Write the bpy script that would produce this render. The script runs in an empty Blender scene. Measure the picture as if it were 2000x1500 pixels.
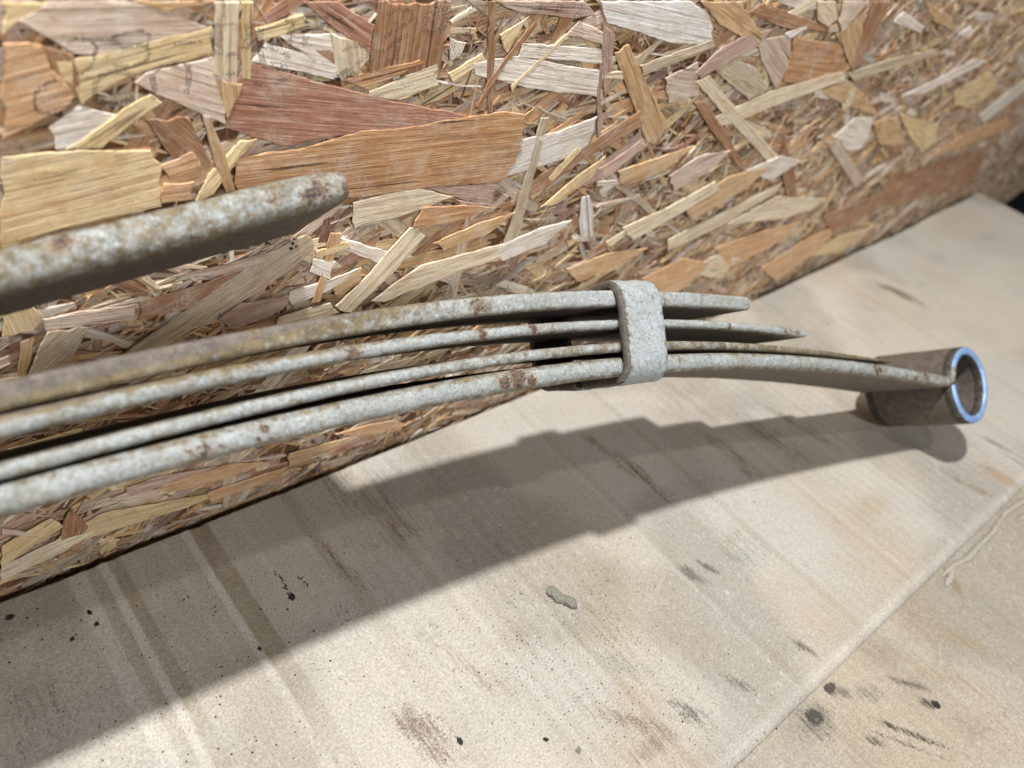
import bpy, math, random
import numpy as np
from mathutils import Vector, Matrix

# ------------------------------------------------------------------ camera
R = random.Random(7)
NR = np.random.RandomState(11)
CX, CY = 1000.0, 750.0                                   # centre of the 2000 x 1500 picture
def unit(v):
    v = np.asarray(v, float); return v / np.linalg.norm(v)
_va, _vb = np.array([-950 - CX, -1080 - CY]), np.array([3050 - CX, -70 - CY])
F = math.sqrt(-float(_va @ _vb))                         # focal length from the two vanishing points
CA = unit([*_va, F]); CB = unit([*_vb, F]); CV = -np.cross(CB, CA)
TO_WORLD = np.array([CB, CA, -CV])                       # X along the board, Y towards it, Z up
CAM = np.array([0, 0, 0.329])
S = bpy.context.scene
COL = S.collection
cam_data = bpy.data.cameras.new('camera'); cam = bpy.data.objects.new('camera', cam_data); COL.objects.link(cam)
m3 = np.column_stack([TO_WORLD @ [1, 0, 0], TO_WORLD @ [0, -1, 0], TO_WORLD @ [0, 0, -1]])
mw = Matrix(m3.tolist()).to_4x4(); mw.translation = Vector(CAM); cam.matrix_world = mw
cam_data.sensor_width = 36; cam_data.lens = F / 2000 * 36
cam_data.clip_start = 0.01; cam_data.clip_end = 50
cam_data.dof.use_dof = True; cam_data.dof.focus_distance = 0.345; cam_data.dof.aperture_fstop = 7.5
S.camera = cam

# ------------------------------------------------------------------ light
wd = bpy.data.worlds.new("World"); S.world = wd; wd.use_nodes = True
bg = wd.node_tree.nodes['Background']; bg.inputs[0].default_value = (0.80, 0.88, 1.0, 1); bg.inputs[1].default_value = 0.03
def lamp(name, kind, loc, target, power, color, size):
    d = bpy.data.lights.new(name, kind); d.energy = power; d.color = color
    if kind == 'AREA': d.shape = 'DISK'; d.size = size
    else: d.shadow_soft_size = size
    o = bpy.data.objects.new(name, d); COL.objects.link(o); o.location = loc
    o.rotation_euler = (Vector(target) - Vector(loc)).to_track_quat('-Z', 'Y').to_euler()
    return o
lamp('key_lamp', 'AREA', (0.0, 0.168, 1.2), (0.25, 0.15, 0.05), 17.0, (1.0, 1.0, 1.0), 0.06)
lamp('second_lamp', 'AREA', (0.2, -0.55, 1.75), (0.25, 0.2, 0.05), 3.6, (1.0, 0.97, 0.93), 0.06)
lamp('front_fill', 'AREA', (0.15, -1.45, 1.15), (0.3, 0.2, 0.1), 15.0, (0.97, 0.98, 1.0), 0.4)  # unseen broad fill, added to brighten the board and the near faces
S.view_settings.view_transform = 'Standard'; S.view_settings.look = 'None'
S.view_settings.exposure = 0.24; S.view_settings.gamma = 1.0
S.cycles.max_bounces = 6; S.cycles.use_denoising = True

# ------------------------------------------------------------------ pixel -> place
def ray(x, y): return TO_WORLD @ np.array([x - CX, y - CY, F])
def wall_y(x): return 0.2580 + 0.05 * (np.minimum(np.asarray(x, float), 1.5) - 0.38) ** 2      # the board bows slightly
def on_wall(x, y):
    r = ray(x, y); Y = 0.262
    for _ in range(8): p = CAM + r * (Y / r[1]); Y = float(wall_y(p[0]))
    return p
def on_table(x, y, z=0.0):
    r = ray(x, y); return CAM + r * ((z - CAM[2]) / r[2])
W_DIR = TO_WORLD @ unit([-.562, .075, .822])             # across the leaves, away from the viewer and down
P0 = CAM + ray(1897, 752) / F * .51                      # centre of the near face of the eye
U_DIR = unit(np.array([1., 0, 0]) - W_DIR[0] * W_DIR)
V_DIR = np.cross(U_DIR, W_DIR); V_DIR = V_DIR if V_DIR[2] > 0 else -V_DIR
def across(u):                                           # the stack is twisted a little along its length
    d = math.radians(2.9) * np.clip((-.13 - np.asarray(u, float)) / .37, 0, 1.25)
    return np.multiply.outer(np.cos(d), W_DIR) + np.multiply.outer(np.sin(d), V_DIR)
def plane_pt(u, v, w=0.0): return P0 + U_DIR * u + V_DIR * v + across(u) * w
def on_spring(x, y):
    r = ray(x, y); return CAM + r * ((W_DIR @ (P0 - CAM)) / (W_DIR @ r))

# ------------------------------------------------------------------ helpers
def lin(c):
    if isinstance(c, str): c = [int(c[i:i + 2], 16) / 255 for i in (0, 2, 4)]
    return tuple(((x / 12.92) if x <= .04045 else ((x + .055) / 1.055) ** 2.4) for x in c)
def tag(o, label=None, cat=None, group=None, kind=None):
    for k, v in (('label', label), ('category', cat), ('group', group), ('kind', kind)):
        if v: o[k] = v
    return o
def empty(name, loc):
    o = bpy.data.objects.new(name, None); o.location = loc; o.empty_display_size = .02; COL.objects.link(o); return o
def mesh(name, verts, faces, mats, parent=None, smooth=False, mat_idx=None, origin=None):
    """verts in world space; the object sits at its parent's origin (or at ORIGIN)."""
    V = np.asarray(verts, float)
    org = np.array(parent['_o']) if (parent is not None and '_o' in parent) else (np.zeros(3) if origin is None else np.asarray(origin, float))
    me = bpy.data.meshes.new(name); me.from_pydata((V - org).tolist(), [], faces if isinstance(faces, list) else faces.tolist())
    for m in (mats if isinstance(mats, (list, tuple)) else [mats]): me.materials.append(m)
    if mat_idx is not None: me.polygons.foreach_set('material_index', mat_idx)
    if smooth: me.polygons.foreach_set('use_smooth', [True] * len(me.polygons))
    o = bpy.data.objects.new(name, me); COL.objects.link(o)
    if parent is not None: o.parent = parent
    elif origin is not None: o.location = org
    me.update(); return o
def vcol(me, arr, name='Col'):
    a = me.color_attributes.new(name, 'FLOAT_COLOR', 'POINT')
    arr = np.asarray(arr, float)
    if arr.shape[1] == 3: arr = np.hstack([arr, np.ones((len(arr), 1))])
    a.data.foreach_set('color', arr.ravel())
def vfloat(me, arr, name):
    a = me.attributes.new(name, 'FLOAT', 'POINT'); a.data.foreach_set('value', np.asarray(arr, float).ravel())
_T = NR.rand(256, 256)
def vnoise(x, y):
    """smooth value noise 0..1, vectorised"""
    x = np.asarray(x, float); y = np.asarray(y, float)
    xi = np.floor(x).astype(int); yi = np.floor(y).astype(int); fx = x - xi; fy = y - yi
    fx = fx * fx * (3 - 2 * fx); fy = fy * fy * (3 - 2 * fy)
    g = lambda i, j: _T[i % 256, j % 256]
    return (g(xi, yi) * (1 - fx) + g(xi + 1, yi) * fx) * (1 - fy) + (g(xi, yi + 1) * (1 - fx) + g(xi + 1, yi + 1) * fx) * fy
def fbm(x, y, n=4):
    s = 0; a = .5; t = 0
    for i in range(n): s = s + a * vnoise(x * 2 ** i + 17.3 * i, y * 2 ** i + 5.1 * i); t += a; a *= .5
    return s / t
def sstep(a, b, x):
    t = np.clip((x - a) / (b - a), 0, 1); return t * t * (3 - 2 * t)

# ------------------------------------------------------------------ materials
class NT:
    def __init__(s, name):
        s.m = bpy.data.materials.new(name); s.m.use_nodes = True; s.t = s.m.node_tree
        s.b = s.t.nodes['Principled BSDF']; s.out = s.t.nodes['Material Output']
    def n(s, typ, **kw):
        nd = s.t.nodes.new(typ)
        for k, v in kw.items():
            if k.startswith('i_'): nd.inputs[k[2:].replace('_', ' ')].default_value = v
            else: setattr(nd, k, v)
        return nd
    def l(s, a, b): s.t.links.new(a, b)
    def noise(s, vec, scale, detail=4, rough=.55, dist=0):
        nd = s.n('ShaderNodeTexNoise'); nd.inputs['Scale'].default_value = scale; nd.inputs['Detail'].default_value = detail
        nd.inputs['Roughness'].default_value = rough; nd.inputs['Distortion'].default_value = dist
        if vec is not None: s.l(vec, nd.inputs['Vector'])
        return nd.outputs['Fac']
    def rng(s, x, a, b, c=0., d=1.):
        nd = s.n('ShaderNodeMapRange'); s.l(x, nd.inputs[0])
        for i, v in zip((1, 2, 3, 4), (a, b, c, d)): nd.inputs[i].default_value = v
        return nd.outputs[0]
    def math(s, op, a, b=None):
        nd = s.n('ShaderNodeMath', operation=op)
        for i, v in enumerate((a, b)):
            if v is None: continue
            if isinstance(v, (int, float)): nd.inputs[i].default_value = v
            else: s.l(v, nd.inputs[i])
        return nd.outputs[0]
    def mix(s, fac, a, b, blend='MIX'):
        nd = s.n('ShaderNodeMix', data_type='RGBA', blend_type=blend)
        for i, v in ((0, fac), (6, a), (7, b)):
            if isinstance(v, (int, float)): nd.inputs[i].default_value = v
            elif isinstance(v, tuple): nd.inputs[i].default_value = (*v[:3], 1)
            else: s.l(v, nd.inputs[i])
        return nd.outputs[2]
    def bump(s, h, dist, strength=1.0, prev=None):
        nd = s.n('ShaderNodeBump'); nd.inputs['Distance'].default_value = dist; nd.inputs['Strength'].default_value = strength
        s.l(h, nd.inputs['Height'])
        if prev is not None: s.l(prev, nd.inputs['Normal'])
        return nd.outputs[0]

def steel_mat(name, base, dirt, dirt_shade_amt):
    k = NT(name); tc = k.n('ShaderNodeTexCoord').outputs['Object']
    big = k.noise(tc, 60, 5, .65); med = k.noise(tc, 230, 6, .7); fine = k.noise(tc, 620, 5, .75); grit = k.noise(tc, 1500, 3, .7)
    da = k.n('ShaderNodeAttribute', attribute_name='dust_shade').outputs['Fac']
    c = k.mix(k.rng(big, .38, .68), base, tuple(x * .80 for x in base))
    c = k.mix(k.rng(fine, .50, .62, 0, .55), c, tuple(x * .66 for x in base))
    c = k.mix(k.rng(fine, .46, .34, 0, .60), c, lin('cbd3d8'))
    pat = k.noise(tc, 95, 6, .72, .5); c = k.mix(k.rng(pat, .50, .62, 0, .42), c, k.mix(k.rng(med, .4, .6), lin('9b9482'), lin('7d7462')))
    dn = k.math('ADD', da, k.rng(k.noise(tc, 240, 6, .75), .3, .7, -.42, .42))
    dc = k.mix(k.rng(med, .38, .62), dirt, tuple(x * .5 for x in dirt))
    dc = k.mix(k.rng(da, .88, .94), dc, k.mix(k.rng(med, .35, .65), lin('7b6f63'), lin('5a5048')))  # flat leaf faces: their shade painted as a darker brown
    c = k.mix(k.math('MULTIPLY', k.rng(dn, .35, .75), dirt_shade_amt), c, dc)
    c = k.mix(k.rng(grit, .40, .28, 0, .35), c, lin('e4e2dc'))
    c = k.mix(k.rng(fine, .59, .67, 0, .48), c, lin('4d4841'))
    c = k.mix(k.rng(grit, .57, .65, 0, .62), c, lin('3f3c38'))
    ra = k.n('ShaderNodeAttribute', attribute_name='rust').outputs['Fac']
    rn = k.math('ADD', ra, k.rng(k.noise(tc, 420, 6, .75), .3, .7, -.42, .42))
    rc = k.mix(k.rng(k.noise(tc, 800, 3), .42, .58), lin('7a6048'), lin('403b3d'))
    c = k.mix(k.rng(rn, .28, .50, 0, .55), c, lin('8a785f')); c = k.mix(k.rng(rn, .54, .62), c, rc)
    k.l(c, k.b.inputs['Base Color']); k.b.inputs['Roughness'].default_value = .60; k.b.inputs['Metallic'].default_value = .1
    n1 = k.bump(med, .0007, .9); n2 = k.bump(fine, .00045, .9, n1); n3 = k.bump(grit, .00015, .8, n2); n3 = k.bump(rn, .0004, .6, n3)
    k.l(n3, k.b.inputs['Normal']); return k.m
M_STEEL = steel_mat('painted_steel', lin('a5a9a6'), lin('84724f'), .95)
M_CLIP = steel_mat('clip_steel', lin('adb3b4'), lin('5f5543'), .95)
M_TUBE = steel_mat('brown_steel', lin('625c52'), lin('3c3329'), .85)

def rim_mat():
    k = NT('blue_ground_rim'); tc = k.n('ShaderNodeTexCoord').outputs['Object']
    n = k.noise(tc, 300, 4, .6); f = k.noise(tc, 1500, 3)
    c = k.mix(k.rng(n, .35, .7), lin('7fa6e0'), lin('a6c4ea')); c = k.mix(k.math('MULTIPLY', k.rng(f, .6, .72), .5), c, lin('4a5a90'))
    k.l(c, k.b.inputs['Base Color']); k.b.inputs['Roughness'].default_value = .38; k.b.inputs['Metallic'].default_value = .35
    k.l(k.bump(f, .0001), k.b.inputs['Normal']); return k.m
M_RIM = rim_mat()

def wood_mat():
    k = NT('wood_strand'); uv = k.n('ShaderNodeUVMap').outputs[0]; tc = k.n('ShaderNodeTexCoord').outputs['Object']
    base = k.n('ShaderNodeAttribute', attribute_name='Col').outputs['Color']
    def st(sx, sy, det, rough=.6, dist=0):
        mp = k.n('ShaderNodeMapping'); k.l(uv, mp.inputs[0]); mp.inputs['Scale'].default_value = (sx, sy, 1)
        return k.noise(mp.outputs[0], 1, det, rough, dist)
    g1 = st(20, 520, 5, .65, .25); g2 = st(55, 1700, 3, .65); g3 = st(30, 110, 4, .6, .6); pores = st(140, 2600, 2, .5)
    cracks = st(12, 330, 2, .5, .5)
    c = k.mix(k.rng(g3, .3, .7), k.mix(1., base, (.86, .81, .76), 'MULTIPLY'), k.mix(1., base, (1.16, 1.15, 1.13), 'MULTIPLY'))
    c = k.mix(k.math('MULTIPLY', k.rng(g1, .50, .62), .85), c, k.mix(1., base, (.66, .54, .45), 'MULTIPLY'))
    c = k.mix(k.math('MULTIPLY', k.rng(g1, .44, .30), .50), c, k.mix(.55, base, lin('f0dcb8')))
    c = k.mix(k.math('MULTIPLY', k.rng(g2, .52, .64), .70), c, k.mix(1., base, (.58, .49, .42), 'MULTIPLY'))
    c = k.mix(k.math('MULTIPLY', k.rng(g2, .44, .34), .45), c, lin('f2e6d2'))
    c = k.mix(k.math('MULTIPLY', k.rng(pores, .62, .70), .65), c, lin('3b2617'))
    c = k.mix(k.math('MULTIPLY', k.rng(cracks, .665, .70), .8), c, lin('2a1a10'))
    bl = k.noise(tc, 85, 5, .7, .4)
    c = k.mix(k.rng(bl, .54, .66, 0, .45), c, k.mix(1., base, (.70, .52, .40), 'MULTIPLY')); c = k.mix(k.rng(bl, .46, .34, 0, .35), c, k.mix(.5, base, lin('f3ead8')))
    # glue and plane marks: pale dusty bloom
    gl = k.math('MULTIPLY', k.rng(k.noise(tc, 55, 4, .6), .52, .68), k.rng(k.noise(tc, 900, 3, .7), .42, .62))
    c = k.mix(k.math('MULTIPLY', gl, .5), c, lin('d6cfc6'))
    dk = k.math('MULTIPLY', k.rng(k.noise(tc, 1600, 2, .5), .66, .72), .6)
    c = k.mix(dk, c, lin('3a2c22'))
    k.l(c, k.b.inputs['Base Color']); k.b.inputs['Roughness'].default_value = .56
    k.b.inputs['Specular IOR Level'].default_value = .35
    n = k.bump(g1, .0008, .9); n = k.bump(g2, .0003, .9, n); n = k.bump(k.noise(tc, 130, 4), .0006, .5, n)
    k.l(n, k.b.inputs['Normal']); return k.m
M_WOOD = wood_mat()

def card_mat():
    k = NT('cardboard'); tc = k.n('ShaderNodeTexCoord').outputs['Object']
    base = k.n('ShaderNodeAttribute', attribute_name='Col').outputs['Color']
    mp = k.n('ShaderNodeMapping'); k.l(tc, mp.inputs[0]); mp.inputs['Scale'].default_value = (900, 900, 900)
    fine = k.noise(mp.outputs[0], 1, 3, .7); fib = k.noise(tc, 2300, 3, .7, .8)
    mp2 = k.n('ShaderNodeMapping'); k.l(tc, mp2.inputs[0]); mp2.inputs['Scale'].default_value = (420, 60, 60)
    streak = k.noise(mp2.outputs[0], 1, 5, .65)
    c = k.mix(k.rng(fine, .32, .7), k.mix(1., base, (1.14, 1.14, 1.14), 'MULTIPLY'), k.mix(1., base, (.66, .65, .62), 'MULTIPLY'))
    c = k.mix(k.math('MULTIPLY', k.rng(fib, .58, .72), .40), c, k.mix(1., base, (.55, .50, .45), 'MULTIPLY'))
    c = k.mix(k.math('MULTIPLY', k.rng(fib, .40, .28), .35), c, lin('c6bcaa'))
    c = k.mix(k.math('MULTIPLY', k.rng(streak, .60, .74), .07), c, k.mix(1., base, (.62, .56, .50), 'MULTIPLY'))
    c = k.mix(k.rng(k.noise(tc, 1400, 2, .5), .70, .73, 0, .8), c, lin('3a342e'))
    k.l(c, k.b.inputs['Base Color']); k.b.inputs['Roughness'].default_value = .85; k.b.inputs['Specular IOR Level'].default_value = .2
    mp3 = k.n('ShaderNodeMapping'); k.l(tc, mp3.inputs[0]); mp3.inputs['Scale'].default_value = (330, 26, 26); mp3.inputs['Rotation'].default_value = (0, 0, .06)
    ridge = k.math('ABSOLUTE', k.math('SUBTRACT', k.noise(mp3.outputs[0], 1, 4, .6, .8), .5))
    msk = k.math('MULTIPLY', k.rng(ridge, .012, .003), k.rng(k.noise(tc, 26, 4, .6), .58, .66))
    sepx = k.n('ShaderNodeSeparateXYZ'); k.l(tc, sepx.inputs[0])
    c = k.mix(k.math('MULTIPLY', msk, .65), c, lin('5c5144'))
    smear = k.noise(mp3.outputs[0], .45, 5, .7, .5)
    scuff = k.noise(tc, 34, 6, .75, .6)
    c = k.mix(k.rng(scuff, .54, .72, 0, .24), c, k.mix(1., base, (.70, .67, .63), 'MULTIPLY')); c = k.mix(k.rng(scuff, .44, .32, 0, .15), c, lin('ccc6bb'))
    sa = k.n('ShaderNodeAttribute', attribute_name='soil'); sf = sa.outputs['Alpha']
    sn = k.math('ADD', sf, k.math('MULTIPLY', k.rng(k.noise(tc, 1000, 5, .75), .3, .7, -.5, .5), k.rng(sf, 0, .12)))
    sn = k.math('ADD', sn, k.math('MULTIPLY', k.rng(k.noise(mp3.outputs[0], 1.5, 3, .6), .3, .7, -.35, .35), k.rng(sf, 0, .12)))
    c = k.mix(k.rng(sn, .24, .78, 0, .88), c, sa.outputs['Color'])
    k.l(c, k.b.inputs['Base Color'])
    n = k.bump(fine, .00012, .8); n = k.bump(k.noise(tc, 160, 5, .7), .0006, .5, n); k.l(n, k.b.inputs['Normal']); return k.m
M_CARD = card_mat()
def plain(name, col, rough=.8, n_scale=400, var=.35, bump=.0003):
    k = NT(name); tc = k.n('ShaderNodeTexCoord').outputs['Object']; n = k.noise(tc, n_scale, 5, .65)
    c = k.mix(k.rng(n, .3, .7), tuple(x * (1 - var) for x in col), tuple(min(1, x * (1 + var)) for x in col))
    k.l(c, k.b.inputs['Base Color']); k.b.inputs['Roughness'].default_value = rough
    k.l(k.bump(n, bump), k.b.inputs['Normal']); return k.m
M_MUD = plain('dried_mud', lin('807e72'), .95, 900, .25, .0005)
M_GRIT = plain('dark_grit', lin('2b2825'), .8, 1500, .4)
M_INK = plain('black_ink', lin('29272a'), .6, 1500, .3, .00002)
M_CORE = plain('board_core', lin('6b4d30'), .85, 500, .4)
M_BENCH = plain('bench_wood', lin('4a3c2f'), .8, 120, .3)
M_FLOOR = plain('dark_floor', lin('2c2b2a'), .9, 20, .3)
M_FLUTE = plain('cardboard_edge', lin('a08a68'), .9, 700, .3)

# ------------------------------------------------------------------ setting: floor, bench
def box(lo, hi):
    x0, y0, z0 = lo; x1, y1, z1 = hi
    v = [(x, y, z) for z in (z0, z1) for y in (y0, y1) for x in (x0, x1)]
    return v, [(0, 2, 3, 1), (4, 5, 7, 6), (0, 1, 5, 4), (2, 6, 7, 3), (0, 4, 6, 2), (1, 3, 7, 5)]
tag(mesh('floor', *box((-4, -4, -.86), (5, 3, -.80)), M_FLOOR), kind='structure')
tag(mesh('bench_top', *box((-1.75, -.75, -.050), (1.024, .252, -.0085)), M_BENCH), kind='structure')

# ------------------------------------------------------------------ cardboard
def fine_axis(segs):
    out = []
    for a, b, d in segs: out += list(np.arange(a, b, d))
    return np.array(out + [segs[-1][1]])
# creases in the sheet: from, to (m along it), pale ridge or dark groove, strength
BANDS = [(.0335, .0405, 1, .75), (.0410, .0462, -1, .35), (.0465, .0500, 1, 1.0), (.0505, .0560, -1, .65), (.0600, .0615, 1, .2), (.0735, .0765, 1, .25), (.0835, .0872, 1, 1.0), (.0877, .0965, -1, 1.0), (.108, .111, 1, .3), (.119, .121, 1, .25),
         (.134, .140, -1, .5), (.168, .173, -1, .35), (.176, .178, 1, .3), (.210, .215, -1, .35), (.2835, .2855, 1, .6), (.287, .291, -1, .4), (.343, .348, -1, .4), (.40, .404, -1, .3), (.405, .408, 1, .4), (.468, .472, -1, .3), (.558, .562, -1, .35), (.60, .603, 1, .3), (.66, .664, -1, .3)]
# oil, soot and dirt marks: px, py, half length (m), half width (m), turn, colour, strength
STAINS = [(1460, 1080, .016, .012, 0, '8b918a', .40), (1170, 1220, .02, .013, 0, 'a49878', .4), (820, 1420, .014, .0075, -1.1, '8a7462', .68), (850, 1460, .012, .006, -1.1, '98826e', .5),
    (1598, 1392, .0048, .0044, 0, '3d3a36', 1.0), (1610, 1400, .012, .009, 0, '6d665c', .6), (1628, 1336, .0042, .0028, 0, '3f3a35', 1.0), (1650, 1345, .010, .004, -.6, '7d7467', .7),
    (1760, 575, .024, .0075, -1.35, '7e7358', .9), (1775, 580, .02, .003, -1.35, '6f6448', .8), (1735, 560, .016, .003, -1.35, '8a7d60', .7),
    (1430, 1060, .015, .008, .2, '9c8f76', .35), (1700, 990, .02, .01, 0, 'bba77f', .4), (1350, 1120, .012, .004, -1.2, '75706a', .6), (1385, 1110, .008, .002, -1.2, '5a5650', .8),
    (1440, 1335, .008, .003, -1.1, '6a5d50', .6), (1350, 1400, .010, .0025, -1.0, '5d564e', .65), (1330, 1380, .014, .003, -1.0, '6c645a', .6), (1360, 1410, .014, .004, -1.0, '857868', .5),
    (1195, 1400, .02, .006, -1.0, 'a08a74', .4), (1240, 1410, .018, .004, -.9, '8f7c68', .5), (1270, 1460, .014, .006, 0, '9a8770', .5), (1215, 1300, .016, .006, -1.0, 'a8a49c', .5),
    (1570, 1265, .008, .003, -1.2, '6f655a', .7), (1820, 1365, .006, .003, -.8, '4b463f', .8), (1790, 1330, .010, .002, -.9, '5f584e', .7), (1700, 1345, .010, .005, -.6, '8c8577', .6),
    (1780, 1420, .020, .0012, -1.0, '4a453e', .8), (1800, 1432, .018, .001, -1.0, '4a453e', .8), (1765, 1440, .022, .001, -1.0, '5a544a', .7), (1720, 1440, .008, .003, -1.0, '6f665a', .8),
    (1930, 915, .012, .003, -1.2, 'a5804a', .55), (1960, 935, .016, .006, -1.2, 'c0a070', .6), (1900, 950, .02, .004, -1.2, '8a7d66', .6), (1870, 930, .014, .004, -1.2, '86806c', .5),
    (1950, 870, .02, .003, -1.3, '8d866f', .6), (1985, 900, .02, .002, -1.3, '8d866f', .6), (1250, 930, .03, .006, -1.5, '6e6146', .5), (1205, 900, .03, .004, -1.5, '6e6146', .5), (1420, 880, .03, .008, -1.5, '76694a', .45),
    (1500, 850, .03, .01, -1.4, '6f6552', .45), (1560, 830, .03, .006, -1.4, '7c7058', .4), (1340, 770, .015, .01, 0, '9a907c', .35), (1165, 740, .03, .01, 0, 'b5aa90', .3),
    (700, 960, .02, .02, 0, '6a5a54', .35), (760, 1000, .01, .03, 0, '7d6650', .35), (680, 1120, .012, .004, -1.2, '5f5a3f', .3), (640, 1080, .03, .0035, -1.45, '6e6440', .4),
    (50, 1400, .03, .02, 0, '8c8478', .2), (940, 1320, .02, .005, -1.2, 'b2a08e', .5), (1010, 1240, .01, .006, 0, 'b09a84', .35), (1160, 1140, .03, .012, -1.3, 'b0a88a', .35),
    (1900, 1250, .03, .006, -1.1, 'a8976c', .45), (1850, 1310, .03, .006, -1.1, 'ac9b70', .4), (1940, 1180, .03, .01, -1.2, 'a6a08e', .4), (1870, 1130, .014, .003, .9, '9a8a60', .7), (1690, 1450, .02, .02, 0, 'b09c84', .4)]
def card_fields(X, Y, which):
    z = .00009 * np.sin(2 * np.pi * (X + .0012 * np.sin(Y * 11)) / .0078) * (.5 + fbm(X * 9, Y * 9, 2))
    z = z + .0012 * (fbm(X * 7, Y * 7, 3) - .5) + .0004 * (fbm(X * 40, Y * 26, 3) - .5)
    base = np.tile(np.array(lin('cac6bf')), (len(X), 1))
    def blend(col, f): base[:] = base * (1 - f[:, None]) + np.array(lin(col)) * f[:, None]
    blend('c3b7a5', .7 * sstep(.45, .7, fbm(X * 12 + 3, Y * 10, 4)))
    blend('d8d0c4', .6 * sstep(.5, .7, fbm(X * 9 + 31, Y * 14, 4)))
    blend('c9bbad', .30 * sstep(.55, .72, fbm(X * 18 + 61, Y * 8 + 4, 4)))
    fl = .5 + .5 * np.sin(2 * np.pi * (X + .0012 * np.sin(Y * 11)) / .0078)
    blend('a3947c', .16 * fl * sstep(.42, .66, fbm(X * 10 + 9, Y * 7 + 2, 3)))
    if which == 0:
        drift = .0016 * (fbm(Y * 12, Y * 0 + 7, 2) - .5) + .0005 * (fbm(Y * 90, X * 20, 2) - .5)
        for x0, x1, kind, st in BANDS:
            e_ = .00035 if x1 < .1 else .0012
            g = sstep(x0 - e_, x0 + e_, X - drift) * sstep(x1 + e_, x1 - e_, X - drift)
            fade = (.35 + .65 * sstep(.13, .20, Y) if x1 < .2 else .6 + .4 * sstep(.35, .6, fbm(Y * 9 + 70 * x0, Y * 0 + 3, 2))) * (.75 + .5 * (fbm(X * 200, Y * 60, 3) - .5))  # washed-out look of the lit part put into the left creases' strength
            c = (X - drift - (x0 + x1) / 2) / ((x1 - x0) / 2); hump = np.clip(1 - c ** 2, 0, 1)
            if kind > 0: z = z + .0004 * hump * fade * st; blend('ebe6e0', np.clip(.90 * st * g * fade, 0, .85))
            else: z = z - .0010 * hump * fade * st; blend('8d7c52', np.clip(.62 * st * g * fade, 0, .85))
        # the sheet rolls over at its front edge
        e = sstep(.0250, .0195, Y + .0008 * (fbm(X * 60, X * 0, 3) - .5)); z = z - .0034 * e ** 1.6
        blend('e6e1da', .65 * sstep(.0285, .0225, Y) * (.5 + .8 * fbm(X * 60, Y * 60, 3)).clip(0, 1))  # highlight on the rolled edge painted into the colour
    else:
        z = z - .0042
        blend('b5a68f', np.full(len(X), .35))
    base *= np.array([.79, .775, .75])
    soil = np.zeros((len(X), 4)); soil[:, :3] = lin('6a6258')
    for px, py, a, b, th, colr, s in STAINS:
        p = on_table(px, py); dx = X - p[0]; dy = Y - p[1]
        if (p[1] < .02) != (which == 1): continue
        wob = .45 * (fbm(X * 300, Y * 300, 3) - .5) + .5 * (fbm(X * 90 + 5, Y * 90, 3) - .5)
        q = np.sqrt(((dx * math.cos(th) + dy * math.sin(th)) / a) ** 2 + ((-dx * math.sin(th) + dy * math.cos(th)) / b) ** 2)
        soft = .25 if s >= 1 else .8
        f_ = s * sstep(1 + soft * .6, 1 - soft, q + wob * (1.4 if s < 1 else .35)); up = f_ > soil[:, 3]
        soil[up, :3] = .66 * np.array(lin(colr)); soil[:, 3] = np.maximum(soil[:, 3], f_)
    # soot freckles
    fr = 0.35 * sstep(.90, .88, vnoise(X * 700, Y * 700)) * sstep(.45, .65, fbm(X * 14 + 8, Y * 14, 3))
    blend('58514a', .75 * fr)
    return z, base, soil
def card_sheet(name, xs, ys, which, label, yfun=None):
    nx, ny = len(xs), len(ys)
    X, Yn = np.meshgrid(xs, ys); X = X.ravel(); Yn = Yn.ravel()
    Y = Yn.copy()
    if which == 0:
        edge = wall_y(X) - .0058 - .0045 * fbm(X * 11, X * 0 + 2, 3)
        k = sstep(.17, 1, (Yn - .02) / (ys[-1] - .02)); Y = .02 + (Yn - .02) * (1 + ((edge - .02) / (ys[-1] - .02) - 1) * k)
    else:
        k = sstep(-.03, ys[-1], Y)
    z, colr, soil = card_fields(X, Y, which)
    V = np.column_stack([X, Y, z])
    idx = np.arange(nx * ny).reshape(ny, nx)
    fs = np.stack([idx[:-1, :-1], idx[:-1, 1:], idx[1:, 1:], idx[1:, :-1]], -1).reshape(-1, 4)
    rim = np.concatenate([idx[0, :], idx[1:, -1], idx[-1, ::-1][1:], idx[::-1, 0][1:]])
    low = V[rim].copy(); low[:, 2] = low[:, 2] - .0034; b0 = len(V)
    V = np.vstack([V, low]); n = len(rim); j = np.arange(n - 1)
    sk = np.stack([rim[:-1], b0 + j, b0 + j + 1, rim[1:]], -1)
    faces = fs.tolist() + sk.tolist()
    o = mesh(name, V, faces, [M_CARD, M_FLUTE], smooth=True, mat_idx=[0] * len(fs) + [1] * len(sk), origin=(xs.mean(), ys.mean(), 0))
    vcol(o.data, np.vstack([colr, np.tile(lin('9c8662'), (n, 1))])); vcol(o.data, np.vstack([soil, np.zeros((n, 4))]), 'soil')
    return tag(o, label, 'cardboard')
card_sheet('cardboard_sheet', fine_axis([(-1.75, -.1, .02), (-.1, .025, .0011), (.025, .105, .0005), (.105, .72, .0011), (.72, 1.031, .003)]), fine_axis([(.02, .2575, .0013)]), 0,
           'large creased brown cardboard sheet under the leaf spring, reaching the chipboard wall')
card_sheet('cardboard_sheet', fine_axis([(-1.75, .1, .02), (.1, .72, .0013), (.72, 1.031, .004)]), fine_axis([(-.6, -.14, .02), (-.14, .024, .0012)]), 1,
           'front cardboard sheet past the pale folded edge, with black oil spots and scratches')

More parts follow.
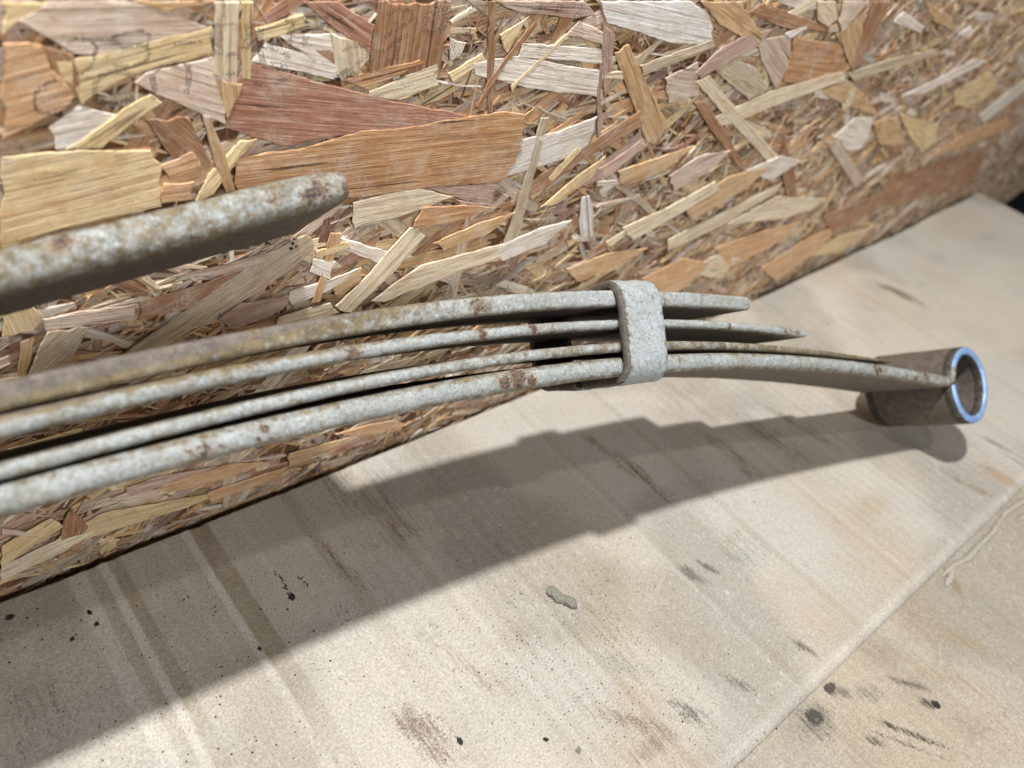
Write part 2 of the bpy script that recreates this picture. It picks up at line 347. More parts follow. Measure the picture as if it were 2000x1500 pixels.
# torn paper fibres along the fold
def blob(c, r, seed, squash=.6, n=7, rough=.35, stretch=(1, 1)):
    rs = np.random.RandomState(seed); vs = []; fs = []
    for i in range(1, n):
        th = math.pi * i / n
        for j in range(2 * n):
            ph = math.pi * j / n; k = 1 + rough * (rs.rand() - .5)
            vs.append((c[0] + r * stretch[0] * k * math.sin(th) * math.cos(ph), c[1] + r * stretch[1] * k * math.sin(th) * math.sin(ph), c[2] + r * squash * (k * math.cos(th) + .75)))
    m = 2 * n
    for i in range(n - 2):
        for j in range(m): fs.append((i * m + j, (i + 1) * m + j, (i + 1) * m + (j + 1) % m, i * m + (j + 1) % m))
    vs.append((c[0], c[1], c[2] + r * squash * 1.75)); vs.append((c[0], c[1], c[2] - r * squash * .25)); t = len(vs) - 2
    for j in range(m): fs.append((t, j, (j + 1) % m)); fs.append((t + 1, (n - 2) * m + (j + 1) % m, (n - 2) * m + j))
    return vs, fs
def join(parts):
    V = []; Fc = []
    for v, f in parts:
        o = len(V); V += list(v); Fc += [tuple(i + o for i in q) for q in f]
    return V, Fc
def torn():
    parts = []
    # a torn strip of the top liner curling up along the fold, then loose shreds
    for pl, wd_, lift in (([(1838, 1128), (1862, 1106), (1890, 1092), (1912, 1068), (1940, 1040), (1962, 1004), (1990, 985), (2040, 960)], .0030, .0010), ([(1846, 1146), (1856, 1130), (1864, 1112)], .004, .0010), ([(1985, 1020), (2000, 1010), (2010, 1000)], .002, .0006)):
        q = [on_table(a, b, -.0038) for a, b in pl]; n = 10 * (len(q) - 1) + 1; v = []
        for i in range(n):
            t = i / 10; j = min(int(t), len(q) - 2); p = q[j] + (q[j + 1] - q[j]) * (t - j); d = unit((q[j + 1] - q[j])[:2]); e = min(i, n - 1 - i) / 8
            w = wd_ * min(1, .25 + e) * (.45 + 1.0 * float(fbm(i * .55 + wd_ * 999, 3.3, 3))); hh = lift * min(1, e) * (.4 + 1.1 * float(fbm(i * .4, 9.1 + wd_ * 500, 3)))
            for k, (s_, z_) in enumerate(((-.5, .0003), (-.1, hh * .9), (.25, hh), (.5, hh * .25 + .0004))):
                s2 = s_ + .22 * (float(vnoise(i * 1.3 + k * 9, 4.4)) - .5) * (1 if k in (0, 3) else .3); v.append((p[0] - d[1] * w * s2, p[1] + d[0] * w * s2, p[2] + z_ + .0004))
        m = len(v); v += [(a, b, c - .0003) for a, b, c in v]; f = []
        for i in range(n - 1):
            for k in range(3):
                a = 4 * i + k; f += [(a, a + 1, a + 5, a + 4), (m + a, m + a + 4, m + a + 5, m + a + 1)]
            a = 4 * i; f += [(a, a + 4, m + a + 4, m + a), (a + 3, m + a + 3, m + a + 7, a + 7)]
        parts.append((v, f))
    return join(parts)
tag(mesh('torn_paper_fibres', *torn(), plain('torn_paper', lin('a39b8d'), .9, 900, .1), smooth=True), kind='stuff', label='pale torn paper fibres lifting along the fold of the cardboard', cat='paper')

# ------------------------------------------------------------------ OSB board and its strands
PAL = {'t': 'dbb98c', 'y': 'ecd4a4', 'p': 'f1e2c6', 'w': 'f5eee4', 'k': 'dfcbba', 'r': 'bd8d76', 'b': 'b08664', 'o': 'deb488', 'g': 'cfbfa6', 'W': 'faf9f7', 'm': 'c9ab9c', 'O': 'd0a276'}
board = empty('osb_board', (0.4, .262, .1)); board['_o'] = (0.4, .262, .1)
tag(board, 'oriented strand board of pressed wood flakes standing as a wall behind the spring', 'chipboard')
X0, X1, Z0, Z1 = -1.75, 2.1, -.080, .62
xs = np.linspace(X0, X1, 60); v = []; f = []
for x in xs:
    y = float(wall_y(x)); v += [(x, y, Z0), (x, y, Z1), (x, y + .012, Z1), (x, y + .012, Z0)]
for i in range(len(xs) - 1):
    a = 4 * i; b = a + 4; f += [(a, b, b + 1, a + 1), (a + 1, b + 1, b + 2, a + 2), (a + 2, b + 2, b + 3, a + 3), (a + 3, b + 3, b, a)]
n = len(v) - 4; f += [(0, 1, 2, 3), (n + 3, n + 2, n + 1, n)]
mesh('board_core', v, f, M_CORE, board)
TRI = []          # (poly2d xz, level) of all named strands for the ink print
def strand_geo(poly, level, th, tilt, grain, rough=.00022, step=.003):
    """poly: list of (x, z) on the board, level: height of the top face over the board (m)."""
    P = [np.array(p, float) for p in poly]
    ar = sum(P[i][0] * P[(i + 1) % len(P)][1] - P[(i + 1) % len(P)][0] * P[i][1] for i in range(len(P)))
    if ar < 0: P = P[::-1]
    out = []
    for i in range(len(P)):
        a, b = P[i], P[(i + 1) % len(P)]; L_ = np.linalg.norm(b - a)
        if L_ < 1e-5: continue
        k = max(1, int(L_ / step)); nrm = np.array([b[1] - a[1], a[0] - b[0]]) / L_
        al = abs((b - a) @ grain) / L_                                        # edges along the grain are straight, across it ragged
        for j in range(k): out.append(a + (b - a) * j / k + nrm * ((R.uniform(-1, 1) * rough * (1.2 if al > .7 else 5) + .0006 * (float(vnoise((a[0] + j * .004) * 90 + a[1] * 55, b[0] * 31)) - .5)) if j else 0))
    O = np.array(out); c = O.mean(0); d = O - c; rad = np.linalg.norm(d, axis=1).max()
    ins = min(.00035, rad * .08); nv = len(O)
    nx = np.roll(O, -1, 0) - np.roll(O, 1, 0); nx = np.column_stack([-nx[:, 1], nx[:, 0]]); nx /= (np.linalg.norm(nx, axis=1)[:, None] + 1e-9)
    I = O + nx * ins
    lev = lambda Q: level + (Q - c) @ tilt
    yo = wall_y(O[:, 0]); yi = wall_y(I[:, 0])
    V = np.vstack([np.column_stack([O[:, 0], yo - lev(O) + th, O[:, 1]]), np.column_stack([O[:, 0], yo - lev(O) + th * .28, O[:, 1]]), np.column_stack([I[:, 0], yi - lev(I), I[:, 1]])])
    fs = [tuple(range(2 * nv, 3 * nv))]
    for k0 in (0, nv):
        for i in range(nv):
            j = (i + 1) % nv; fs.append((k0 + i, k0 + j, k0 + nv + j, k0 + nv + i))
    gp = np.array([-grain[1], grain[0]]); Q = np.vstack([O, O, I]) - c
    return V, fs, np.column_stack([Q @ grain, Q @ gp])
def put_uv(me, uv):
    l = me.uv_layers.new(name='UVMap'); vi = np.empty(len(me.loops), int); me.loops.foreach_get('vertex_index', vi); l.data.foreach_set('uv', uv[vi].ravel())
n_named = 0
def named_strand(poly, level, colr, grain=None, th=.0005, jit=.05, rough=.00022):
    global n_named
    P = np.array(poly, float); d = P - P.mean(0)
    if grain is None: _, _, vt = np.linalg.svd(d); grain = vt[0]
    grain = unit(grain); rad = np.linalg.norm(d, axis=1).max()
    tl = np.array([R.uniform(-1, 1), R.uniform(-1, 1)]) * min(.00025 / rad, .02)
    V, fs, uv = strand_geo(poly, level, th, tl, grain, rough)
    o = mesh('wood_strand', V, fs, M_WOOD, board); k = np.array(lin(colr)) * (1 + R.uniform(-jit, jit)); uv = uv + np.array([R.uniform(0, 9), R.uniform(0, 9)])
    vcol(o.data, np.tile(np.clip(k, 0, 1), (len(V), 1))); put_uv(o.data, uv); n_named += 1
    TRI.append((P, level, tl, P.mean(0)))
# flakes one can tell apart, seen in the photograph (outline in the picture, then set down on the board)
FL = """y 0,0 147,0 88,40 30,40 0,66|t 250,0 412,0 390,8 318,20|k 31,37 90,0 280,0 395,47 405,52 224,96 175,105 140,101|b 60,75 140,104 155,160 120,190 90,110
w 91,245 150,203 245,224 210,273 105,287|k 259,157 305,130 410,108 445,168 438,240 368,210 305,182|y 105,116 196,100 410,49 412,101 245,147 154,199 115,150
w 514,80 651,122 648,152 486,117|w 540,66 680,60 720,100 712,116 651,150 625,128|y 493,53 588,25 592,52 500,77|b 602,94 640,92 665,104 648,124
p 640,60 706,77 716,112 664,155 650,140|r 588,0 655,0 727,45 718,103 640,45|b 734,0 877,0 863,60 856,126 850,140 716,142 724,70
t 415,150 470,160 452,200 440,230|r 483,117 560,140 700,178 790,198 925,226 850,244 650,262 548,281 438,247 440,200 455,160|p 716,175 849,119 853,164 779,192 716,184
O 664,154 700,141 814,113 822,121 760,150 716,174|y 467,0 490,0 487,75 486,152 469,150|p 433,0 463,0 460,90 458,163 447,168 431,144|p 414,0 432,0 430,80 429,143 421,147 413,140
m 961,0 1136,0 1161,28 1119,35 1007,21|p 874,38 916,10 926,17 877,45|p 874,50 925,52 922,66 874,63|w 874,70 905,80 895,105 874,115|y 870,140 937,101 944,115 879,157
w 919,120 1000,106 1090,122 1171,136 1171,187 1035,171 923,143|w 1014,80 1175,94 1175,122 1007,108|y 972,66 1028,28 1021,38 986,101|k 1101,66 1126,38 1175,60 1171,84
p 1105,137 1210,137 1212,152 1106,152|W 1168,0 1340,0 1372,16 1388,50 1384,84 1340,84 1300,80 1180,42|m 1171,42 1196,66 1189,133 1178,189 1171,140|g 1245,125 1385,75 1390,90 1250,145
k 1294,150 1358,118 1363,182 1300,200|b 1040,35 1046,46 982,122 930,210 925,205 950,150|b 951,0 962,0 961,120 958,215 948,217 945,140|y 1101,63 1106,70 1007,157 994,178 992,165
t 1196,101 1224,84 1245,133 1301,245 1273,280 1257,273 1210,147|O 455,305 595,283 700,252 790,245 920,222 982,214 1020,220 1015,290 985,335 972,352 825,362 690,382 560,378 460,370
w 985,225 1012,222 1008,262 992,300 985,280|w 1010,270 1085,255 1161,224 1150,262 1140,294 979,343 990,310|b 280,228 364,224 410,312 399,322 350,305 329,301
t 390,220 406,224 434,290 455,368 437,371 413,315|o 308,319 371,290 388,315 381,325 329,348|o 315,354 375,350 371,385 312,392|y 378,388 402,336 465,270 497,266 455,315 413,375
y 122,287 196,240 238,207 290,179 312,196 240,248 196,284|o 0,80 52,78 75,84 140,186 128,207 60,240 0,268|y 0,301 90,292 154,287 290,289 296,305 313,317 312,399 260,412 217,420 105,445 0,483
p 685,392 750,374 818,364 881,380 830,400 772,420 688,441|m 825,362 900,360 968,352 955,397 895,385|m 880,384 958,396 900,400|w 650,455 760,490 745,512 655,480
b 1014,385 1035,350 1140,280 1245,213 1245,245 1133,308 1060,365|m 1115,358 1185,315 1245,273 1259,280 1185,340 1115,368|y 1122,283 1129,290 1080,345 1035,388 1028,378
m 1165,120 1173,130 1168,190 1172,240 1163,280 1160,180|g 1052,227 1067,227 1055,280 1045,315 1020,410 1000,490 981,497 975,480 1002,402 1030,310|W 1131,381 1146,378 1154,410 1154,458 1131,460 1126,430
g 1150,320 1185,330 1230,370 1290,420 1260,412 1195,360|w 1160,350 1245,345 1240,352 1160,360|k 1165,395 1245,376 1240,385 1160,402|p 1180,470 1255,420 1250,430 1190,478
t 1363,0 1440,0 1485,66 1478,90 1447,72 1400,45|m 1352,140 1394,98 1440,70 1506,52 1471,91 1422,115 1363,150|b 1485,3 1601,45 1617,60 1560,58 1517,49 1454,21|k 1475,77 1538,63 1541,119 1510,171 1482,115
O 1545,70 1636,84 1650,133 1608,154 1560,160 1524,157 1531,133|W 1527,63 1556,50 1590,42 1594,49 1560,58 1538,73|g 1387,133 1433,112 1470,130 1496,168 1457,192|b 1349,196 1370,196 1410,250 1461,346 1440,325 1384,252
t 1629,66 1685,18 1678,70 1660,133|g 1650,140 1740,112 1825,94 1818,107 1740,130 1664,156|t 1601,175 1650,154 1690,190 1713,224 1685,217 1615,189|p 1352,157 1380,143 1440,220 1517,304 1506,325 1440,255
p 1387,227 1500,175 1636,136 1646,154 1530,195 1422,240 1394,245|w 1625,266 1667,227 1702,227 1690,265 1678,287 1653,294|t 1699,238 1748,224 1765,280 1713,280|y 1751,217 1825,245 1825,273 1797,297 1770,260
p 1640,175 1665,168 1660,200 1640,215|k 1608,276 1636,270 1681,350 1667,364|b 1527,273 1545,320 1552,385 1545,413 1530,370 1517,315|p 1415,434 1510,381 1608,385 1580,408 1517,425
p 1300,465 1400,415 1524,353 1510,374 1400,440 1300,486|b 1713,353 1850,305 1930,280 1895,350 1820,380 1737,402|o 1790,315 1880,260 1965,227 1975,245 1830,300|w 1909,224 1955,185 2000,154 2000,175 1916,238
k 1947,280 2000,230 2000,252 1955,290|y 1860,175 1930,140 1947,168 1895,210 1860,203|w 1755,185 1830,150 1900,112 1925,118 1850,155 1800,180|w 1865,65 1890,48 1897,62 1880,72|k 1640,0 1690,0 1640,60 1632,40
b 1700,0 1735,0 1680,110 1658,140 1660,120|w 1740,40 1760,20 1800,50 1790,62|t 1800,0 1850,30 1860,60 1820,40|p 1590,0 1625,0 1630,35 1610,50 1590,35
k 77,618 150,602 259,588 261,616 180,626 84,641|g 88,641 168,632 150,670 133,695 60,728 45,730|b 266,583 400,545 490,508 430,570 350,600 266,618|m 420,618 465,586 560,572 546,600 455,637
k 332,534 430,512 525,485 507,513 440,530 367,536|o 640,450 661,450 640,520 619,583 602,586 618,540|y 612,485 675,467 679,478 645,490 612,497|t 35,660 66,649 55,700 45,728 31,728
g 228,691 300,640 400,570 491,502 560,468 591,453 604,460 609,478 574,512 480,575 380,630 305,679|p 539,614 590,598 640,586 658,604 602,621 535,641|t 640,555 700,520 700,545 650,572|w 560,565 640,540 700,518 640,560 565,590
p 720,583 770,545 818,513 900,490 975,472 980,499 905,520 846,544 744,585|y 0,545 80,610 60,640 0,650|p 650,592 700,545 795,440 812,438 825,456 760,530 700,585 680,604
w 605,500 650,505 640,540 600,525|o 276,958 360,925 440,900 532,895 450,925 360,950|y 120,1034 200,994 340,970 452,950 360,985 240,1022 80,1070|k 212,966 268,948 324,952 290,970 248,982
y 0,1060 50,1030 96,1004 120,1020 60,1060 0,1100|k 0,1024 80,1036 80,1044 0,1036|b 120,1010 135,985 170,1020 140,1060 110,1080|o 650,842 700,828 765,815 790,825 702,847|p 0,1100 100,1050 180,1030 120,1070 0,1125
o 400,955 480,930 560,905 520,935 410,975|t 560,880 640,858 700,840 640,875 560,905|m 240,945 300,925 420,905 350,930 250,962|w 960,480 1050,440 1110,425 1060,470 975,505
t 840,470 930,430 1000,410 950,450 860,485|O 820,400 900,395 960,400 880,430 800,440|y 1050,400 1120,340 1175,300 1150,340 1080,395|t 1200,330 1290,300 1350,280 1290,330 1210,360|k 1300,340 1360,300 1420,290 1380,330 1310,370
p 1210,440 1300,400 1390,350 1400,365 1320,415 1230,465|t 1330,400 1420,340 1500,320 1450,365 1350,425|w 1450,330 1520,300 1560,310 1500,350|o 1390,480 1480,450 1560,430 1500,480 1420,520|o 1480,520 1560,470 1640,430 1600,480 1510,545
t 1100,520 1180,490 1260,480 1200,520 1120,545|o 1250,540 1330,500 1380,510 1330,560 1270,580|p 1330,530 1400,490 1440,500 1400,540|b 1600,420 1700,380 1760,360 1720,400 1620,450|y 1560,500 1640,455 1700,440 1640,490"""
items = [t for line in FL.split('\n') for t in line.split('|')]
for i, it in enumerate(items):
    h = it.split(); pts = [on_wall(*map(float, q.split(','))) for q in h[1:]]
    poly = [(p[0], p[2]) for p in pts]
    gr = None
    if h[1] == '734,0': gr = (np.array(poly[0]) - np.array(poly[-2]))
    if h[1] == '0,80': gr = np.array(poly[2]) - np.array(poly[0]) + np.array([0, .003])
    named_strand(poly, .0016 + .0013 * i / len(items) + R.uniform(0, .0002), PAL[h[0]], gr, th=.0007)
# the rest: shorter and thinner flakes pressed in between
PK = 't' * 9 + 'y' * 6 + 'p' * 7 + 'w' * 4 + 'k' * 7 + 'g' * 4 + 'b' * 4 + 'o' * 4 + 'O' * 2 + 'm' * 4 + 'r' * 2
def rand_strand(x, z, L_, wd_, an):
    c, s = math.cos(an), math.sin(an); pts = []
    t0, t1 = R.uniform(.3, 1), R.uniform(.3, 1); sk0, sk1 = R.uniform(-.6, .6) * wd_, R.uniform(-.6, .6) * wd_; bw = R.uniform(-.12, .12) * L_
    for a, b in ((-.5 + 0, -.5 * t0), (-.17, -.5), (.17, -.5), (.5, -.5 * t1), (.5, .5 * t1), (.17, .5), (-.17, .5), (-.5, .5 * t0)):
        xx = a * L_ + (sk0 if a < -.3 else (sk1 if a > .3 else 0)) * (1 if b > 0 else -1) * .8; yy = b * wd_ + bw * (1 - 4 * a * a) * .35
        pts.append((x + xx * c - yy * s, z + xx * s + yy * c))
    return pts
def rand_angle(): return R.gauss(.12, .42) if R.random() < .72 else R.uniform(-1.57, 1.57)
cand = []
for _ in range(300 - n_named):
    x = .05 + 1.15 * R.random() ** 1.15; z = R.uniform(0, .26)
    cand.append((x, z))
for x, z in cand:
    P = rand_strand(x, z, R.uniform(.026, .06), R.uniform(.003, .0085), rand_angle())
    named_strand(P, R.uniform(.0010, .0016), PAL[R.choice(PK)], np.array(P[3]) - np.array(P[0]), th=.0008, jit=.16, rough=.0003)
def strand_mass(name, N, xr, zr, Lr, Wr, lev):
    V = []; Fc = []; C = []; U = []; off = 0
    for _ in range(N):
        x, z = R.uniform(*xr), R.uniform(*zr); L_ = R.uniform(*Lr) * (1.4 if R.random() < .1 else 1); w_ = Wr[0] + (Wr[1] - Wr[0]) * R.random() ** 1.8; an = rand_angle()
        P = np.array(rand_strand(x, z, L_, w_, an)); zz = P[:, 1]
        if zz.min() < Z0 or zz.max() > Z1: continue
        lv = R.uniform(*lev); y = wall_y(P[:, 0]); tl = R.uniform(-1, 1) * .0002 / w_ * .5; g = np.array([math.cos(an), math.sin(an)]); gp = np.array([-g[1], g[0]]); Q = P - [x, z]
        top = y - lv - (Q @ gp) * tl - (Q @ g) * R.uniform(-.008, .008)
        V.append(np.column_stack([P[:, 0], y + .0001, P[:, 1]])); V.append(np.column_stack([P[:, 0], top, P[:, 1]]))
        Fc.append(tuple(off + 8 + i for i in range(8)))
        Fc += [(off + i, off + (i + 1) % 8, off + 8 + (i + 1) % 8, off + 8 + i) for i in range(8)]
        k = np.array(lin(PAL[R.choice(PK)])) * R.uniform(.50, 1.15); C.append(np.tile(np.clip(k, 0, 1), (16, 1)))
        uv = np.column_stack([Q @ g, Q @ gp]) + [R.uniform(0, 9), R.uniform(0, 9)]; U.append(uv); U.append(uv); off += 16
    V = np.vstack(V); o = mesh(name, V, Fc, M_WOOD, board); vcol(o.data, np.vstack(C)); put_uv(o.data, np.vstack(U)); o['kind'] = 'stuff'; return o
strand_mass('small_wood_strands', 17000, (-.12, 1.4), (Z0, .30), (.008, .040), (.0008, .0060), (.0002, .0013))
strand_mass('thin_wood_splinters', 5200, (-.12, 1.3), (Z0, .30), (.006, .034), (.0003, .0012), (.0006, .00158))
strand_mass('outer_wood_strands', 5200, (-1.7, -.1), (Z0, Z1), (.02, .06), (.002, .010), (.0002, .0011))
strand_mass('outer_wood_strands', 6500, (-.12, 2.05), (.28, Z1), (.02, .05), (.002, .008), (.0002, .0011))

# dotted ink lettering printed across the flakes (strokes of a dot matrix)
Z = 5.714
INK = [(0, 2, [(600, 860), (450, 920), (370, 1000), (370, 1200), (500, 1240), (650, 1220), (770, 1160), (850, 1080)]), (0, 2, [(740, 460), (800, 410), (920, 420), (1010, 440), (1060, 500), (1040, 560), (1010, 640), (1000, 710), (900, 790), (760, 770)]),
    (0, 2, [(1230, 400), (1300, 360), (1450, 340), (1560, 320), (1640, 350), (1640, 450), (1600, 500)]), (0, 2, [(1330, 520), (1480, 500), (1600, 490), (1650, 560), (1600, 660), (1500, 700), (1350, 720), (1220, 700)]),
    (0, 3, [(1480, 830), (1400, 790), (1280, 770), (1150, 800), (1050, 860), (1030, 960), (1040, 1080), (1150, 1140), (1300, 1150), (1420, 1100), (1490, 1040)]), (0, 2, [(1950, 700), (1800, 710), (1700, 760)]), (0, 3, [(1700, 760), (1670, 850), (1700, 960), (1690, 1090)]),
    (330, 3, [(170, 680), (200, 760), (190, 900), (160, 1040)]), (330, 2, [(20, 480), (180, 460), (350, 440)]), (330, 4, [(515, 240), (515, 600)]), (330, 1, [(590, 250), (740, 240)]), (330, 4, [(830, 240), (860, 300), (850, 420), (820, 530)]), (330, 2, [(600, 590), (740, 570)]),
    (330, 1, [(400, 830), (500, 810)]), (330, 2, [(620, 810), (720, 790)]), (330, 3, [(1000, 300), (990, 480), (1010, 640), (1050, 740)]), (330, 3, [(1010, 480), (1150, 520), (1280, 570), (1310, 650)]), (330, 3, [(1120, 700), (1250, 710), (1300, 780)]),
    (330, 3, [(1200, 200), (1330, 200), (1370, 270), (1300, 370), (1350, 420), (1280, 500), (1220, 510)]), (330, 2, [(1510, 180), (1650, 170), (1850, 200)]), (330, 2, [(1500, 300), (1650, 300), (1790, 270)]), (330, 3, [(1510, 380), (1470, 500)]),
    (330, 2, [(920, 900), (1050, 930), (1180, 900), (1300, 850)]), (330, 2, [(1850, 860), (1900, 800), (1990, 750)]), (640, 2, [(650, 150), (700, 100), (850, 90), (930, 120), (930, 170), (850, 250), (720, 320), (600, 410)]),
    (640, 3, [(1170, 90), (1270, 70), (1300, 120), (1270, 250), (1220, 320), (1140, 360), (1060, 330), (1050, 240), (1090, 150), (1170, 90)]), (640, 3, [(740, 380), (730, 620), (640, 700)]), (640, 2, [(580, 560), (800, 400), (900, 370)]),
    (640, 2, [(150, 550), (220, 490), (350, 490), (430, 500)]), (640, 2, [(430, 590), (350, 650), (230, 740), (100, 800)]), (640, 3, [(80, 840), (200, 820), (330, 790)]), (640, 3, [(1590, 20), (1540, 70), (1570, 110)]), (640, 3, [(1500, 290), (1560, 350), (1500, 340)]),
    (640, 2, [(1380, 460), (1360, 530), (1300, 600), (1420, 590), (1520, 600)]), (640, 2, [(1780, 300), (1700, 440), (1660, 520), (1680, 600)]), (640, 3, [(100, 180), (200, 300), (300, 330)]), (950, 3, [(600, 40), (510, 100), (420, 160)]), (950, 3, [(800, 20), (760, 120), (730, 190), (650, 250), (600, 300)]),
    (950, 3, [(1050, 80), (1000, 140), (950, 200), (1060, 220)]), (950, 3, [(1060, 320), (1040, 380)]), (950, 3, [(600, 480), (520, 540)]), (950, 2, [(1320, 40), (1260, 80)]), (950, 3, [(1660, 1420), (1600, 1460), (1570, 1500)])]
def inside(P, q):
    c = False; n = len(P); j = n - 1
    for i in range(n):
        if (P[i][1] > q[1]) != (P[j][1] > q[1]) and q[0] < (P[j][0] - P[i][0]) * (q[1] - P[i][1]) / (P[j][1] - P[i][1]) + P[i][0]: c = not c
        j = i
    return c
V = []; Fc = []
for offx, wdt, pl in INK:
    pl = [(offx + a / Z, b / Z) for a, b in pl]
    for (xa, ya), (xb, yb) in zip(pl, pl[1:]):
        L_ = math.hypot(xb - xa, yb - ya); k = max(1, int(L_ / 4.7)); nx, ny = -(yb - ya) / L_, (xb - xa) / L_
        for i in range(k):
            for r_ in range(wdt):
                if R.random() < .12: continue
                t = (i + .5 * (r_ % 2)) / k; px = xa + (xb - xa) * t + nx * (r_ - (wdt - 1) / 2) * 4.1; py = ya + (yb - ya) * t + ny * (r_ - (wdt - 1) / 2) * 4.1
                p = on_wall(px, py); q = (p[0], p[2]); h = .0012
                for P, lv, tl, c in TRI:
                    if abs(c[0] - q[0]) < .09 and inside(P, q): h = max(h, lv + (np.array(q) - c) @ tl)
                rd = .00024 * R.uniform(.8, 1.25); y = float(wall_y(q[0])) - h - .00005; o = len(V)
                V += [(q[0] + rd * math.cos(a), y, q[1] + rd * math.sin(a)) for a in (0, 1.05, 2.09, 3.14, 4.19, 5.24)]
                V += [(q[0] + rd * math.cos(a), y + .0002, q[1] + rd * math.sin(a)) for a in (0, 1.05, 2.09, 3.14, 4.19, 5.24)]
                Fc += [tuple(range(o, o + 6))] + [(o + i2, o + 6 + i2, o + 6 + (i2 + 1) % 6, o + (i2 + 1) % 6) for i2 in range(6)]
ink = mesh('printed_dots', V, Fc, M_INK, board); ink['kind'] = 'stuff'

# ------------------------------------------------------------------ leaf spring
base_pt = (P0[0], P0[1] + .03, 0.0)
spring = empty('leaf_spring', base_pt); spring['_o'] = base_pt
tag(spring, 'weathered grey steel leaf spring with a rolled eye, leaning over the cardboard', 'leaf spring')
RUST = [(668, 345, .0035, .62), (676, 368, .004, .8), (655, 392, .004, .6), (640, 330, .0022, .6), (1557, 650, .003, .7), (1460, 592, .0028, .6), (1300, 590, .002, .6), (1100, 745, .002, .5), (1225, 560, .002, .6), (1012, 738, .0048, 1.1), (985, 745, .0035, .9), (1040, 745, .003, .9), (400, 882, .005, .62), (375, 878, .003, .6), (435, 880, .003, .55), (935, 598, .0045, .8), (955, 605, .002, .6), (943, 652, .003, 1.0), (1042, 640, .003, .8), (690, 692, .0035, .85), (705, 690, .002, .8),
        (620, 372, .0045, .9), (600, 382, .004, .8), (535, 387, .003, .7), (640, 360, .003, .7), (118, 463, .0045, .95), (95, 460, .0025, .8), (1715, 722, .006, .75), (1810, 735, .004, .8), (1790, 738, .003, .7), (516, 838, .002, 1.0), (505, 858, .0014, .9), (495, 652, .003, .6),
        (1330, 700, .003, .7), (1425, 640, .003, .6), (1540, 640, .008, .55), (170, 745, .001, .9), (1320, 585, .002, .6)]
RUSTP = [(on_spring(a, b), c, d) for a, b, c, d in RUST]
def attrs(o, V, dust_shade):
    rust = np.zeros(len(V))
    for p, r, s in RUSTP: rust = np.maximum(rust, s * np.exp(-(((V - p) ** 2).sum(1)) / (2 * (r * .75) ** 2)))
    # chips scattered at random
    s = (V - P0) @ U_DIR; b = (V - P0) @ W_DIR
    rust = np.maximum(rust, .50 * sstep(.86, .97, vnoise(s * 170 + 3, b * 140 + (V @ V_DIR) * 190)))
    vfloat(o.data, rust, 'rust'); vfloat(o.data, dust_shade, 'dust_shade')
WID = .060
def section(t, r, W, k=5):
    """rounded rectangle, first coordinate across (0..W), second through the thickness"""
    r = min(r, t * .49); pts = []
    for cx, cy, a0 in ((W - r, t / 2 - r, 0), (r, t / 2 - r, 90), (r, -t / 2 + r, 180), (W - r, -t / 2 + r, 270)):
        for i in range(k + 1):
            a = math.radians(a0 + 90 * i / k); pts.append((cx + r * math.cos(a), cy + r * math.sin(a)))
    return pts
